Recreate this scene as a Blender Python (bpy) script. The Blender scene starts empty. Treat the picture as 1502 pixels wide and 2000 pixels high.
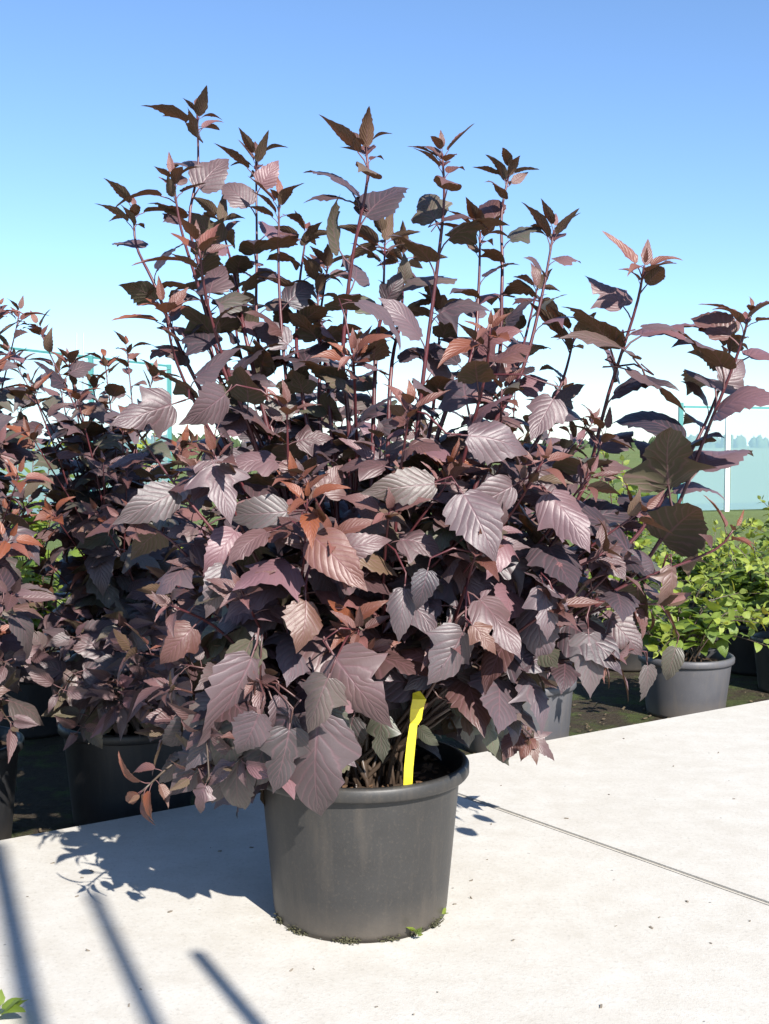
import bpy, bmesh, math, random
import numpy as np
from mathutils import Vector, Matrix
from mathutils.bvhtree import BVHTree
random.seed(7)
R = math.radians
scene = bpy.context.scene
C = scene.collection

# ------------------------------------------------------------------ camera, sky, sun, exposure
F, CX, CY, HZ, CAMH = 2300.0, 751.0, 1000.0, 870.0, 0.77      # focal length and horizon in photograph pixels, eye height in metres
PITCH = math.atan((CY - HZ) / F)
cam_d = bpy.data.cameras.new('camera'); cam = bpy.data.objects.new('camera', cam_d); C.objects.link(cam)
cam.location = (0, 0, CAMH); cam.rotation_euler = (R(90) - PITCH, 0, 0)
cam_d.sensor_fit = 'VERTICAL'; cam_d.sensor_height = 24; cam_d.lens = 24 * F / 2000
cam_d.clip_start = 0.02; cam_d.clip_end = 3000
scene.camera = cam
SUN_EL = R(37); SUN_H = Vector((0.47, -0.88, 0)).normalized()   # horizontal direction towards the sun
SUN_DIR = Vector((SUN_H.x * math.cos(SUN_EL), SUN_H.y * math.cos(SUN_EL), math.sin(SUN_EL)))
world = bpy.data.worlds.new('World'); scene.world = world; world.use_nodes = True
nt = world.node_tree; nt.nodes.clear()
sky = nt.nodes.new('ShaderNodeTexSky'); sky.sky_type = 'NISHITA'; sky.sun_disc = False
sky.sun_elevation = SUN_EL; sky.sun_rotation = math.atan2(SUN_H.x, SUN_H.y)
sky.air_density = 1.0; sky.dust_density = 0.6; sky.ozone_density = 5.8; sky.altitude = 900
bg = nt.nodes.new('ShaderNodeBackground'); bg.inputs[1].default_value = 0.105
wo = nt.nodes.new('ShaderNodeOutputWorld')
nt.links.new(sky.outputs[0], bg.inputs[0]); nt.links.new(bg.outputs[0], wo.inputs[0])
sl = bpy.data.lights.new('sun', 'SUN'); sl.energy = 5.0; sl.angle = R(0.53); sl.color = (1, 0.955, 0.89)
so = bpy.data.objects.new('sun', sl); C.objects.link(so)
so.rotation_euler = (-SUN_DIR).to_track_quat('-Z', 'Y').to_euler(); so.location = (2, -4, 6)
vs = scene.view_settings; vs.view_transform = 'Standard'; vs.look = 'None'; vs.exposure = 1.05; vs.gamma = 1; vs.use_curve_mapping = False
scene.cycles.max_bounces = 8; scene.cycles.transparent_max_bounces = 12

def at(px, py, Y):
    """world point on the plane y=Y seen at photograph pixel (px,py)"""
    dx, dz = (px - CX) / F, -(py - CY) / F
    c, s = math.cos(PITCH), math.sin(PITCH)
    d = Vector((dx, c + dz * s, -s + dz * c))
    return Vector((0, 0, CAMH)) + d * (Y / d.y)

# ------------------------------------------------------------------ helpers
def link(o, parent=None):
    C.objects.link(o)
    if parent: o.parent = parent
    return o
def tag(o, label=None, cat=None, group=None, kind=None):
    if label: o['label'] = label
    if cat: o['category'] = cat
    if group: o['group'] = group
    if kind: o['kind'] = kind
    return o
def empty(name, loc=(0, 0, 0)):
    o = bpy.data.objects.new(name, None); o.empty_display_size = 0.05; C.objects.link(o); o.location = loc
    return o
def mesh_obj(name, verts, faces, mat, parent=None, smooth=False):
    me = bpy.data.meshes.new(name); me.from_pydata([tuple(v) for v in verts], [], faces); me.update()
    if smooth: me.polygons.foreach_set('use_smooth', [True] * len(me.polygons))
    o = bpy.data.objects.new(name, me)
    if mat: me.materials.append(mat)
    C.objects.link(o)
    if parent:
        o.parent = parent; o.location = -parent.location   # vertices are given in world space
    return o
def bm_obj(name, bm, mat, parent=None, smooth=False):
    me = bpy.data.meshes.new(name); bm.to_mesh(me); bm.free()
    if smooth: me.polygons.foreach_set('use_smooth', [True] * len(me.polygons))
    me.materials.append(mat)
    o = bpy.data.objects.new(name, me); C.objects.link(o)
    if parent: o.parent = parent; o.location = -parent.location
    return o
def lathe(profile, n=64, center=(0, 0, 0), close=False):
    cx, cy, cz = center; V = []; Fc = []
    for r, z in profile:
        for i in range(n):
            a = 2 * math.pi * i / n; V.append((cx + r * math.cos(a), cy + r * math.sin(a), cz + z))
    m = len(profile)
    for j in range(m - 1):
        for i in range(n):
            i2 = (i + 1) % n
            Fc.append((j * n + i, j * n + i2, (j + 1) * n + i2, (j + 1) * n + i))
    if close: Fc.append(tuple(reversed(range(n))))
    return V, Fc
def tube(V, Fc, pts, radii, n=6):
    base = len(V); k = len(pts); up = Vector((0.3, 0.9, 0.2))
    for i, p in enumerate(pts):
        t = (pts[min(i + 1, k - 1)] - pts[max(i - 1, 0)]).normalized()
        a = t.cross(up).normalized(); b = t.cross(a)
        for q in range(n):
            an = 2 * math.pi * q / n; V.append(p + (a * math.cos(an) + b * math.sin(an)) * radii[i])
    for i in range(k - 1):
        for q in range(n):
            q2 = (q + 1) % n
            Fc.append((base + i * n + q, base + i * n + q2, base + (i + 1) * n + q2, base + (i + 1) * n + q))
    Fc.append(tuple(base + (k - 1) * n + q for q in range(n)))
    Fc.append(tuple(base + q for q in reversed(range(n))))
def catmull(P, n):
    P = [P[0] * 2 - P[1]] + list(P) + [P[-1] * 2 - P[-2]]; out = []
    segs = len(P) - 3
    for i in range(n):
        u = i / (n - 1) * segs; k = min(int(u), segs - 1); t = u - k
        a, b, c, d = P[k:k + 4]
        out.append(0.5 * ((2 * b) + (c - a) * t + (2 * a - 5 * b + 4 * c - d) * t * t + (3 * b - a - 3 * c + d) * t ** 3))
    return out

# ------------------------------------------------------------------ materials
def mat(name):
    m = bpy.data.materials.new(name); m.use_nodes = True; t = m.node_tree
    b = t.nodes['Principled BSDF']
    return m, t, b
def N(t, typ, **kw):
    n = t.nodes.new(typ)
    for k, v in kw.items():
        if k == 'ins':
            for i, x in v.items(): n.inputs[i].default_value = x
        else: setattr(n, k, v)
    return n
def L(t, a, b): t.links.new(a, b)
def math_n(t, op, a, b=None, c=None, clamp=False):
    n = t.nodes.new('ShaderNodeMath'); n.operation = op; n.use_clamp = clamp
    for i, x in enumerate((a, b, c)):
        if x is None: continue
        if isinstance(x, (int, float)): n.inputs[i].default_value = x
        else: t.links.new(x, n.inputs[i])
    return n.outputs[0]
def mixc(t, fac, a, b, mode='MIX'):
    n = t.nodes.new('ShaderNodeMix'); n.data_type = 'RGBA'; n.blend_type = mode
    for i, x in ((0, fac), (6, a), (7, b)):
        if isinstance(x, (int, float)): n.inputs[i].default_value = x
        elif isinstance(x, tuple): n.inputs[i].default_value = (*x, 1) if len(x) == 3 else x
        else: t.links.new(x, n.inputs[i])
    return n.outputs[2]
def noise(t, scale, detail=4, rough=0.6, vec=None):
    n = N(t, 'ShaderNodeTexNoise', ins={'Scale': scale, 'Detail': detail, 'Roughness': rough})
    if vec is None:
        tc = N(t, 'ShaderNodeTexCoord'); vec = tc.outputs['Object']
    L(t, vec, n.inputs['Vector']); return n
def ramp(t, fac, stops):
    n = t.nodes.new('ShaderNodeValToRGB'); e = n.color_ramp.elements
    while len(e) < len(stops): e.new(0.5)
    for k, (p, c) in enumerate(stops):
        e[k].position = p; e[k].color = (*c, 1) if len(c) == 3 else c
    L(t, fac, n.inputs[0]); return n.outputs[0]
def bump(t, h, strength, dist, b):
    n = N(t, 'ShaderNodeBump', ins={'Strength': strength, 'Distance': dist}); L(t, h, n.inputs['Height']); L(t, n.outputs[0], b.inputs['Normal'])
    return n

def leaf_material(name, a, b_, young, greenish, vein, under, trans, rough, spec, trans_w):
    m, t, b = mat(name)
    out = t.nodes['Material Output']
    oi = N(t, 'ShaderNodeObjectInfo'); at_ = N(t, 'ShaderNodeAttribute', attribute_name='tint')
    add = N(t, 'ShaderNodeVectorMath', operation='ADD'); L(t, oi.outputs['Color'], add.inputs[0]); L(t, at_.outputs['Color'], add.inputs[1])
    sep = N(t, 'ShaderNodeSeparateXYZ'); L(t, add.outputs[0], sep.inputs[0])
    youth, green, rnd = sep.outputs
    uv = N(t, 'ShaderNodeUVMap', uv_map='UVMap'); su = N(t, 'ShaderNodeSeparateXYZ'); L(t, uv.outputs[0], su.inputs[0])
    x = math_n(t, 'ABSOLUTE', math_n(t, 'MULTIPLY_ADD', su.outputs[0], 2.0, -1.0)); v = su.outputs[1]
    # side veins run outwards and forwards from the midrib
    ph = math_n(t, 'MULTIPLY', math_n(t, 'SUBTRACT', math_n(t, 'MULTIPLY', v, 9.0), math_n(t, 'MULTIPLY', x, 3.0)), 6.2832)
    sn = math_n(t, 'COSINE', ph)
    veins = math_n(t, 'POWER', math_n(t, 'MULTIPLY_ADD', sn, 0.5, 0.5), 7.0)
    mid = math_n(t, 'SUBTRACT', 1.0, math_n(t, 'MULTIPLY', x, 16.0), clamp=True)
    vm = math_n(t, 'MAXIMUM', math_n(t, 'MULTIPLY', veins, 0.55), mid, clamp=True)
    pet = math_n(t, 'LESS_THAN', v, 0.0)
    tc = N(t, 'ShaderNodeTexCoord')
    nz = noise(t, 7.0, 6, 0.7, uv.outputs[0])
    base = mixc(t, rnd, a, b_)
    if name == 'purple_leaf':      # some leaves keep a pink flush
        base = mixc(t, math_n(t, 'MULTIPLY', math_n(t, 'MULTIPLY', math_n(t, 'SUBTRACT', rnd, .80), 8.0, clamp=True), .55), base, (0.20, 0.085, 0.105))
    base = mixc(t, green, base, greenish)
    base = mixc(t, math_n(t, 'MULTIPLY', nz.outputs[0], 0.5), base, mixc(t, 0.5, base, (0.02, 0.02, 0.02)))
    base = mixc(t, youth, base, young)
    base = mixc(t, math_n(t, 'MULTIPLY', vm, 0.42), base, vein)
    base = mixc(t, pet, base, vein)
    geo = N(t, 'ShaderNodeNewGeometry')
    und = mixc(t, youth, under, mixc(t, 0.5, under, young))
    und = mixc(t, math_n(t, 'MULTIPLY', vm, 0.6), und, vein)
    col = mixc(t, geo.outputs['Backfacing'], base, und)
    L(t, col, b.inputs['Base Color'])
    rg = math_n(t, 'MULTIPLY_ADD', geo.outputs['Backfacing'], 0.25, rough)
    L(t, math_n(t, 'MULTIPLY_ADD', nz.outputs[0], 0.12, rg), b.inputs['Roughness'])
    b.inputs['Specular IOR Level'].default_value = spec
    h = math_n(t, 'SUBTRACT', math_n(t, 'MULTIPLY', nz.outputs[0], 1.1), math_n(t, 'MULTIPLY', vm, 0.8))
    bump(t, math_n(t, 'ADD', h, math_n(t, 'MULTIPLY', sn, -0.2)), 0.42, 0.0013, b)
    tr = N(t, 'ShaderNodeBsdfTranslucent'); L(t, mixc(t, youth, trans, mixc(t, 0.6, trans, (0.5, 0.12, 0.02))), tr.inputs[0])
    mx = N(t, 'ShaderNodeMixShader', ins={0: trans_w}); L(t, b.outputs[0], mx.inputs[1]); L(t, tr.outputs[0], mx.inputs[2])
    L(t, mx.outputs[0], out.inputs[0])
    return m
M_LEAF = leaf_material('purple_leaf', (0.022, 0.017, 0.023), (0.126, 0.094, 0.105), (0.165, 0.046, 0.016), (0.085, 0.094, 0.056), (0.19, 0.082, 0.10),
                       (0.060, 0.052, 0.026), (0.15, 0.05, 0.012), 0.43, 0.66, 0.085)
M_GREEN = leaf_material('green_leaf', (0.075, 0.14, 0.020), (0.20, 0.28, 0.035), (0.36, 0.40, 0.05), (0.04, 0.085, 0.018), (0.20, 0.28, 0.08),
                        (0.15, 0.21, 0.06), (0.34, 0.48, 0.04), 0.42, 0.5, 0.30)
def stem_material():
    m, t, b = mat('stem_bark')
    geo = N(t, 'ShaderNodeNewGeometry'); sp = N(t, 'ShaderNodeSeparateXYZ'); L(t, geo.outputs['Position'], sp.inputs[0])
    n = noise(t, 60, 4, 0.6)
    n2 = noise(t, 9, 3, 0.6)
    red = mixc(t, n2.outputs[0], (0.030, 0.012, 0.014), (0.13, 0.026, 0.032))
    bark = mixc(t, n.outputs[0], (0.028, 0.018, 0.013), (0.085, 0.058, 0.04))
    f = math_n(t, 'MULTIPLY', math_n(t, 'SUBTRACT', sp.outputs[2], 0.32), 5.0, clamp=True)
    L(t, mixc(t, f, bark, red), b.inputs['Base Color']); b.inputs['Roughness'].default_value = 0.42
    bump(t, n.outputs[0], 0.4, 0.001, b)
    return m
M_STEM = stem_material()
def simple(name, col, rough=0.6, col2=None, scale=20, spec=0.5, bumpd=0):
    m, t, b = mat(name); b.inputs['Roughness'].default_value = rough; b.inputs['Specular IOR Level'].default_value = spec
    n = noise(t, scale, 5, 0.65)
    L(t, mixc(t, n.outputs[0], col, col2 or tuple(c * 0.7 for c in col)), b.inputs['Base Color'])
    if bumpd: bump(t, n.outputs[0], 0.5, bumpd, b)
    return m
def concrete():
    m, t, b = mat('concrete')
    n1 = noise(t, 2.6, 6, 0.65); n2 = noise(t, 14, 6, 0.7); n3 = noise(t, 140, 4, 0.7); n4 = noise(t, 420, 2, 0.5)
    c = mixc(t, n1.outputs[0], (0.43, 0.405, 0.355), (0.545, 0.525, 0.48))
    c = mixc(t, ramp(t, n2.outputs[0], [(0.36, (0, 0, 0)), (0.62, (1, 1, 1))]), mixc(t, 0.70, (0.33, 0.29, 0.23), c), c)
    c = mixc(t, math_n(t, 'MULTIPLY', ramp(t, n3.outputs[0], [(0.55, (0, 0, 0)), (0.70, (1, 1, 1))]), 0.45), c, (0.25, 0.23, 0.20))
    c = mixc(t, math_n(t, 'MULTIPLY', ramp(t, n3.outputs[0], [(0.28, (1, 1, 1)), (0.42, (0, 0, 0))]), 0.30), c, (0.68, 0.66, 0.63))
    vo = N(t, 'ShaderNodeTexVoronoi', ins={'Scale': 26}); tc = N(t, 'ShaderNodeTexCoord'); L(t, tc.outputs['Object'], vo.inputs[0])
    pit = ramp(t, vo.outputs['Distance'], [(0.045, (1, 1, 1)), (0.085, (0, 0, 0))])
    pit = math_n(t, 'MULTIPLY', pit, ramp(t, n2.outputs[0], [(0.54, (0, 0, 0)), (0.60, (1, 1, 1))]))
    c = mixc(t, math_n(t, 'MULTIPLY', pit, 0.7), c, (0.13, 0.115, 0.10))
    L(t, c, b.inputs['Base Color']); b.inputs['Roughness'].default_value = 0.85; b.inputs['Specular IOR Level'].default_value = 0.25
    h = math_n(t, 'ADD', math_n(t, 'MULTIPLY', n3.outputs[0], 0.5), math_n(t, 'MULTIPLY', n4.outputs[0], 0.3))
    bump(t, math_n(t, 'SUBTRACT', h, pit), 0.55, 0.0022, b)
    return m
M_CONC = concrete()
def pot_mat(name, col, dust, dz):
    m, t, b = mat(name)
    geo = N(t, 'ShaderNodeNewGeometry'); sp = N(t, 'ShaderNodeSeparateXYZ'); L(t, geo.outputs['Position'], sp.inputs[0])
    n = noise(t, 18, 5, 0.65); n2 = noise(t, 220, 3, 0.6)
    tc = N(t, 'ShaderNodeTexCoord'); mp = N(t, 'ShaderNodeMapping'); mp.inputs['Scale'].default_value = (30, 30, 2.5); L(t, tc.outputs['Object'], mp.inputs[0])
    n3 = noise(t, 1.6, 4, 0.6, mp.outputs[0])
    c = mixc(t, n.outputs[0], col, tuple(x * 1.45 for x in col))
    c = mixc(t, math_n(t, 'MULTIPLY', ramp(t, n2.outputs[0], [(0.55, (0, 0, 0)), (0.75, (1, 1, 1))]), 0.35), c, dust)
    c = mixc(t, math_n(t, 'MULTIPLY', ramp(t, n3.outputs[0], [(0.5, (0, 0, 0)), (0.75, (1, 1, 1))]), 0.35), c, dust)
    low = math_n(t, 'SUBTRACT', 1.0, math_n(t, 'MULTIPLY', math_n(t, 'SUBTRACT', sp.outputs[2], dz), 16.0), clamp=True)
    c = mixc(t, math_n(t, 'MULTIPLY', low, math_n(t, 'MULTIPLY', n.outputs[0], 1.3), clamp=True), c, dust)
    L(t, c, b.inputs['Base Color'])
    L(t, math_n(t, 'MULTIPLY_ADD', n.outputs[0], 0.25, 0.36), b.inputs['Roughness'])
    bump(t, n2.outputs[0], 0.25, 0.0006, b)
    return m
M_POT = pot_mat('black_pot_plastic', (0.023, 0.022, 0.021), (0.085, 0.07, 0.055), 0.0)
M_POTB = pot_mat('shade_darkened_pot_plastic', (0.014, 0.014, 0.015), (0.05, 0.042, 0.035), -0.08)  # black plastic with the deep shade of the back pots put into its colour
M_POTG = pot_mat('grey_pot_plastic', (0.060, 0.059, 0.064), (0.13, 0.11, 0.09), -0.08)
M_SOIL = simple('potting_soil', (0.030, 0.020, 0.014), 0.95, (0.075, 0.05, 0.033), 90, 0.2, 0.006)
M_CHIP = simple('bark_chip', (0.06, 0.033, 0.018), 0.9, (0.17, 0.10, 0.055), 40, 0.2)
M_YEL = simple('yellow_plastic', (0.82, 0.68, 0.03), 0.35, (0.52, 0.41, 0.03), 120)

# ------------------------------------------------------------------ ground
def edge_pt(x):                      # far edge of the concrete: a straight line running away to the right
    return Vector((x, 2.30 + (x + 0.751) * (1.278 / 1.919), 0))
ED = Vector((1.919, 1.278, 0)).normalized(); EN = Vector((-ED.y, ED.x, 0))
# field out to the horizon
g = mesh_obj('ground', [(-1500, -60, -0.085), (1500, -60, -0.085), (1500, 2500, -0.085), (-1500, 2500, -0.085)], [(0, 1, 2, 3)], None)
def ground_mat():
    m, t, b = mat('field')
    geo = N(t, 'ShaderNodeNewGeometry')
    n1 = noise(t, 0.05, 5, 0.6, geo.outputs['Position']); n2 = noise(t, 6, 6, 0.7, geo.outputs['Position']); n3 = noise(t, 55, 5, 0.7, geo.outputs['Position'])
    sp = N(t, 'ShaderNodeSeparateXYZ'); L(t, geo.outputs['Position'], sp.inputs[0])
    soil = mixc(t, n3.outputs[0], (0.022, 0.017, 0.012), (0.07, 0.055, 0.038))
    moss = mixc(t, n3.outputs[0], (0.025, 0.035, 0.012), (0.085, 0.10, 0.035))
    bed = mixc(t, ramp(t, n2.outputs[0], [(0.48, (0, 0, 0)), (0.6, (1, 1, 1))]), soil, moss)
    grass = mixc(t, n1.outputs[0], (0.09, 0.14, 0.04), (0.20, 0.21, 0.09)); grass = mixc(t, math_n(t, 'MULTIPLY', n2.outputs[0], 0.6), grass, (0.05, 0.08, 0.02))
    f = math_n(t, 'MULTIPLY', math_n(t, 'SUBTRACT', sp.outputs[1], 7.0), 0.5, clamp=True)
    b.inputs['Specular IOR Level'].default_value = 0.1; L(t, mixc(t, f, bed, grass), b.inputs['Base Color']); b.inputs['Roughness'].default_value = 0.95
    bump(t, n3.outputs[0], 0.8, 0.02, b); return m
g.data.materials.append(ground_mat()); tag(g, 'dark soil bed giving way to green field', 'ground', kind='structure')

# concrete path: slabs with a real open joint between them
path = empty('path', (0, 0, -0.05)); tag(path, 'pale concrete path of cast slabs', 'path', kind='structure')
def slab(P):
    bm = bmesh.new(); top = [bm.verts.new((p.x, p.y, 0)) for p in P]; f = bm.faces.new(top)
    r = bmesh.ops.extrude_face_region(bm, geom=[f]); vs_ = [v for v in r['geom'] if isinstance(v, bmesh.types.BMVert)]
    for v in vs_: v.co.z = -0.10
    bmesh.ops.recalc_face_normals(bm, faces=bm.faces[:])
    ed = [e for e in bm.edges if all(abs(v.co.z) < 1e-6 for v in e.verts)]
    bmesh.ops.bevel(bm, geom=ed, offset=0.004, segments=2, affect='EDGES')
    return bm_obj('slab', bm, M_CONC, path)
JA, JB = at(905, 1555, 2.62), at(1502, 1765, 1.98)      # joint seen running towards the camera's side
def gp(px, py):                                          # pixel to the point on the concrete surface
    dx, dz = (px - CX) / F, -(py - CY) / F; c, s = math.cos(PITCH), math.sin(PITCH)
    d = Vector((dx, c + dz * s, -s + dz * c)); return Vector((0, 0, CAMH)) + d * (CAMH / -d.z)
JA, JB = gp(905, 1555), gp(1502, 1765); JD = (JB - JA).normalized()
EA, EB = gp(0, 1640), gp(1502, 1366); ED = (EB - EA).normalized(); EN = Vector((-ED.y, ED.x, 0))
def isect(p, d, q, e):
    k = ((q - p).x * e.y - (q - p).y * e.x) / (d.x * e.y - d.y * e.x); return p + d * k
JE = isect(JA, JD, EA, ED)
W = 4.6
JN = Vector((-JD.y, JD.x, 0)); JN = JN if JN.dot(ED) > 0 else -JN
for k0, k1 in ((-1.95, 0), (0, 1.95), (1.95, 3.9), (-3.9, -1.95)):
    ga, gb = 0.0040, -0.0040
    a0 = JE + ED * k0 / JN.dot(ED) + JN * ga; a1 = JE + ED * k1 / JN.dot(ED) + JN * gb
    slab([a0, a0 + JD * W, a1 + JD * W, a1])
EN_IN = -EN
# dirt in the joint
j0 = JE + JD * 0.02
mesh_obj('joint_dirt', [j0 - JN * .004 - Vector((0, 0, .012)), j0 + JN * .004 - Vector((0, 0, .012)), j0 + JD * W + JN * .004 - Vector((0, 0, .012)), j0 + JD * W - JN * .004 - Vector((0, 0, .012))], [(0, 1, 2, 3)], M_SOIL, path)

# ------------------------------------------------------------------ leaves
OUT_LOBED = [(0.13, -0.05), (0.21, -0.02), (0.235, -0.045), (0.335, 0.05), (0.375, 0.055), (0.375, 0.14), (0.44, 0.20), (0.43, 0.245), (0.50, 0.335), (0.40, 0.355), (0.35, 0.385), (0.265, 0.42), (0.285, 0.465), (0.32, 0.55), (0.255, 0.57), (0.25, 0.66), (0.185, 0.685), (0.18, 0.77), (0.115, 0.80), (0.085, 0.885), (0.04, 0.92)]
OUT_OVATE = [(0.11, -0.03), (0.20, 0.0), (0.25, 0.02), (0.275, 0.085), (0.325, 0.115), (0.32, 0.175), (0.385, 0.245), (0.335, 0.285), (0.365, 0.36), (0.305, 0.385), (0.33, 0.47), (0.265, 0.495), (0.275, 0.575), (0.21, 0.60), (0.215, 0.685), (0.15, 0.72), (0.135, 0.795), (0.085, 0.83), (0.04, 0.92)]
OUT_NARROW = [(0.07, 0.0), (0.14, 0.05), (0.17, 0.10), (0.18, 0.16), (0.25, 0.26), (0.205, 0.30), (0.225, 0.38), (0.18, 0.41), (0.205, 0.51), (0.155, 0.54), (0.155, 0.63), (0.11, 0.67), (0.105, 0.75), (0.065, 0.79), (0.045, 0.90)]
OUT_GREEN = [(0.12, 0.0), (0.24, 0.06), (0.32, 0.16), (0.36, 0.28), (0.34, 0.42), (0.27, 0.57), (0.18, 0.72), (0.09, 0.86)]
def soften(o, k):
    return [o[0]] + [tuple(b[c] * (1 - k) + (a[c] + d[c]) / 2 * k for c in (0, 1)) for a, b, d in zip(o, o[1:], o[2:])] + [o[-1]]
OUT_LOBED, OUT_OVATE, OUT_NARROW = soften(OUT_LOBED, .4), soften(OUT_OVATE, .35), soften(OUT_NARROW, .35)
def leaf_arrays(outline, curl, fold, wav, twist, seed, inner=True, petiole=0.30, bow=0.0):
    rg = random.Random(seed)
    st = [(0, 0.0)] + [(x * rg.uniform(.92, 1.08), y) for x, y in outline] + [(0, 1.0)]
    V = []; UV = []; Fc = []
    def put(x, y, u):
        ax = abs(x)
        z = fold * ax - (0.9 * max(0, fold) + bow) * ax * ax + 0.035 * math.sin(9 * x + 5 * y + seed) * min(1, ax * 4) + wav * math.sin(7 * y + seed + (2.0 if x < 0 else 0)) * ax
        z += 0.007 * math.cos(2 * math.pi * (y * 7 - ax * 5)) * min(1, ax * 8)
        a = twist * y; x, z = x * math.cos(a) - z * math.sin(a), x * math.sin(a) + z * math.cos(a)
        if abs(curl) > 1e-3:
            th = curl * max(y, 0); r = 1 / curl
            y2 = r * math.sin(th) + z * math.sin(th) if y > 0 else y; z2 = -r * (1 - math.cos(th)) + z * math.cos(th)
        else: y2, z2 = y, z
        V.append((x, y2, z2)); UV.append((u * .5 + .5, max(y, 0.001)))
        return len(V) - 1
    n = len(st); midi = []
    for i, (x, y) in enumerate(st):
        ym = 0.0 if i == 0 else (1.0 if i == n - 1 else max(0.0, min(0.97, y - 0.55 * x + 0.02 * i / n)))
        midi.append(ym)
    for i in range(1, n):
        midi[i] = max(midi[i], midi[i - 1] + (0.004 if i < n - 1 else 0))
    mid = [put(0, m, 0) for m in midi]
    for s in (-1, 1):
        edge = [mid[0]] + [put(s * st[i][0] * rg.uniform(.95, 1.05), st[i][1], s) for i in range(1, n - 1)] + [mid[-1]]
        if inner:
            half = [mid[0]] + [put(s * st[i][0] * 0.5, (st[i][1] + midi[i]) / 2, s * .5) for i in range(1, n - 1)] + [mid[-1]]
            rows = [mid, half, edge]
        else: rows = [mid, edge]
        for a, b in zip(rows, rows[1:]):
            for i in range(n - 1):
                q = [a[i], b[i], b[i + 1], a[i + 1]]
                q = [v for k, v in enumerate(q) if v not in q[:k]]
                if len(q) >= 3: Fc.append(tuple(q if s > 0 else q[::-1]))
    # petiole: a thin three-sided stalk that drops away behind the blade
    b = len(V); w = 0.016
    for (y, z, ww) in ((0.03, 0.0, w * .8), (-petiole * .5, -0.02, w), (-petiole, -0.09, w * 1.15)):
        for (dx, dz) in ((-ww, 0), (ww, 0), (0, -ww * 1.4)): V.append((dx, y, z + dz)); UV.append((0.5, -0.2))
    for i in range(2):
        for q in range(3):
            q2 = (q + 1) % 3; Fc.append((b + i * 3 + q, b + i * 3 + q2, b + i * 3 + 3 + q2, b + i * 3 + 3 + q))
    return np.array(V, dtype=np.float64), np.array(UV, dtype=np.float64), Fc
SPECS = {   # outline, curl, fold, wave, twist
    'mature': [(OUT_LOBED, .35, .18, .05, .1), (OUT_LOBED, .75, .22, .07, -.15), (OUT_LOBED, 1.1, .15, .06, .2), (OUT_OVATE, .9, .28, .05, .1), (OUT_LOBED, .6, -.05, .09, -.2),
               (OUT_OVATE, 1.35, .2, .06, -.1), (OUT_LOBED, .15, .3, .06, .15), (OUT_OVATE, .55, .12, .08, .25)],
    'young': [(OUT_NARROW, .5, .45, .05, .1), (OUT_NARROW, .9, .35, .06, -.2), (OUT_NARROW, .1, .5, .05, .2), (OUT_OVATE, .7, .5, .05, -.1)],
    'green': [(OUT_GREEN, .5, .2, .05, .1), (OUT_GREEN, .9, .1, .08, -.2), (OUT_GREEN, .2, .3, .05, .2)],
}
vr = random.Random(77)
for q in range(10):
    base = OUT_LOBED if q % 3 else OUT_OVATE; k = vr.uniform(.7, 1.5); wx = vr.uniform(.82, 1.12)
    mod = [(max(.03, x * wx * (1 + (.22 * k * (math.exp(-((y - .32) / .07) ** 2) - 1.1 * math.exp(-((y - .45) / .06) ** 2)) if base is OUT_LOBED else 0)) * vr.uniform(.93, 1.07)), y + vr.uniform(-.008, .008)) for x, y in base]
    SPECS['mature'].append((mod, vr.uniform(.2, 1.4), vr.uniform(-.1, .35), vr.uniform(.05, .16), vr.uniform(-.45, .45)))
NM = len(SPECS['mature'])
LEAF = {}
for kind, sp in SPECS.items():
    for i, (o, c, f, w, tw) in enumerate(sp):
        hi = leaf_arrays(o, c, f, w, tw, i * 3 + 1, True, bow=.75 if kind == 'mature' else .15); lo = leaf_arrays(o[::2], c, f, w, tw, i * 3 + 1, False, bow=.75 if kind == 'mature' else .15)
        me = bpy.data.meshes.new('leaf'); me.from_pydata(hi[0].tolist(), [], hi[2]); me.update()
        uvl = me.uv_layers.new(name='UVMap'); li = np.empty(len(me.loops), dtype=np.int32); me.loops.foreach_get('vertex_index', li)
        uvl.data.foreach_set('uv', hi[1][li].astype(np.float32).ravel())
        me.polygons.foreach_set('use_smooth', [True] * len(me.polygons))
        me.materials.append(M_GREEN if kind == 'green' else M_LEAF)
        LEAF[(kind, i)] = dict(mesh=me, hi=hi, lo=lo)
INST = []          # every leaf: plant, mesh key, matrix, tint
def put_leaf(plant, key, base, direction, normal, size, tint, width=1.0, attach=True):
    y = direction.normalized(); x = y.cross(normal)
    if x.length < 1e-4: x = y.cross(Vector((0.3, 0.2, 1)))
    x.normalize(); z = x.cross(y)
    M = Matrix(((x.x * size * width, y.x * size, z.x * size, 0), (x.y * size * width, y.y * size, z.y * size, 0), (x.z * size * width, y.z * size, z.z * size, 0), (0, 0, 0, 1)))
    off = (M @ Vector((0, -0.30, -0.09))) if attach else Vector((0, 0, 0))
    M.translation = base - off
    INST.append((plant, key, M, tint))
STEMS = {}
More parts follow.
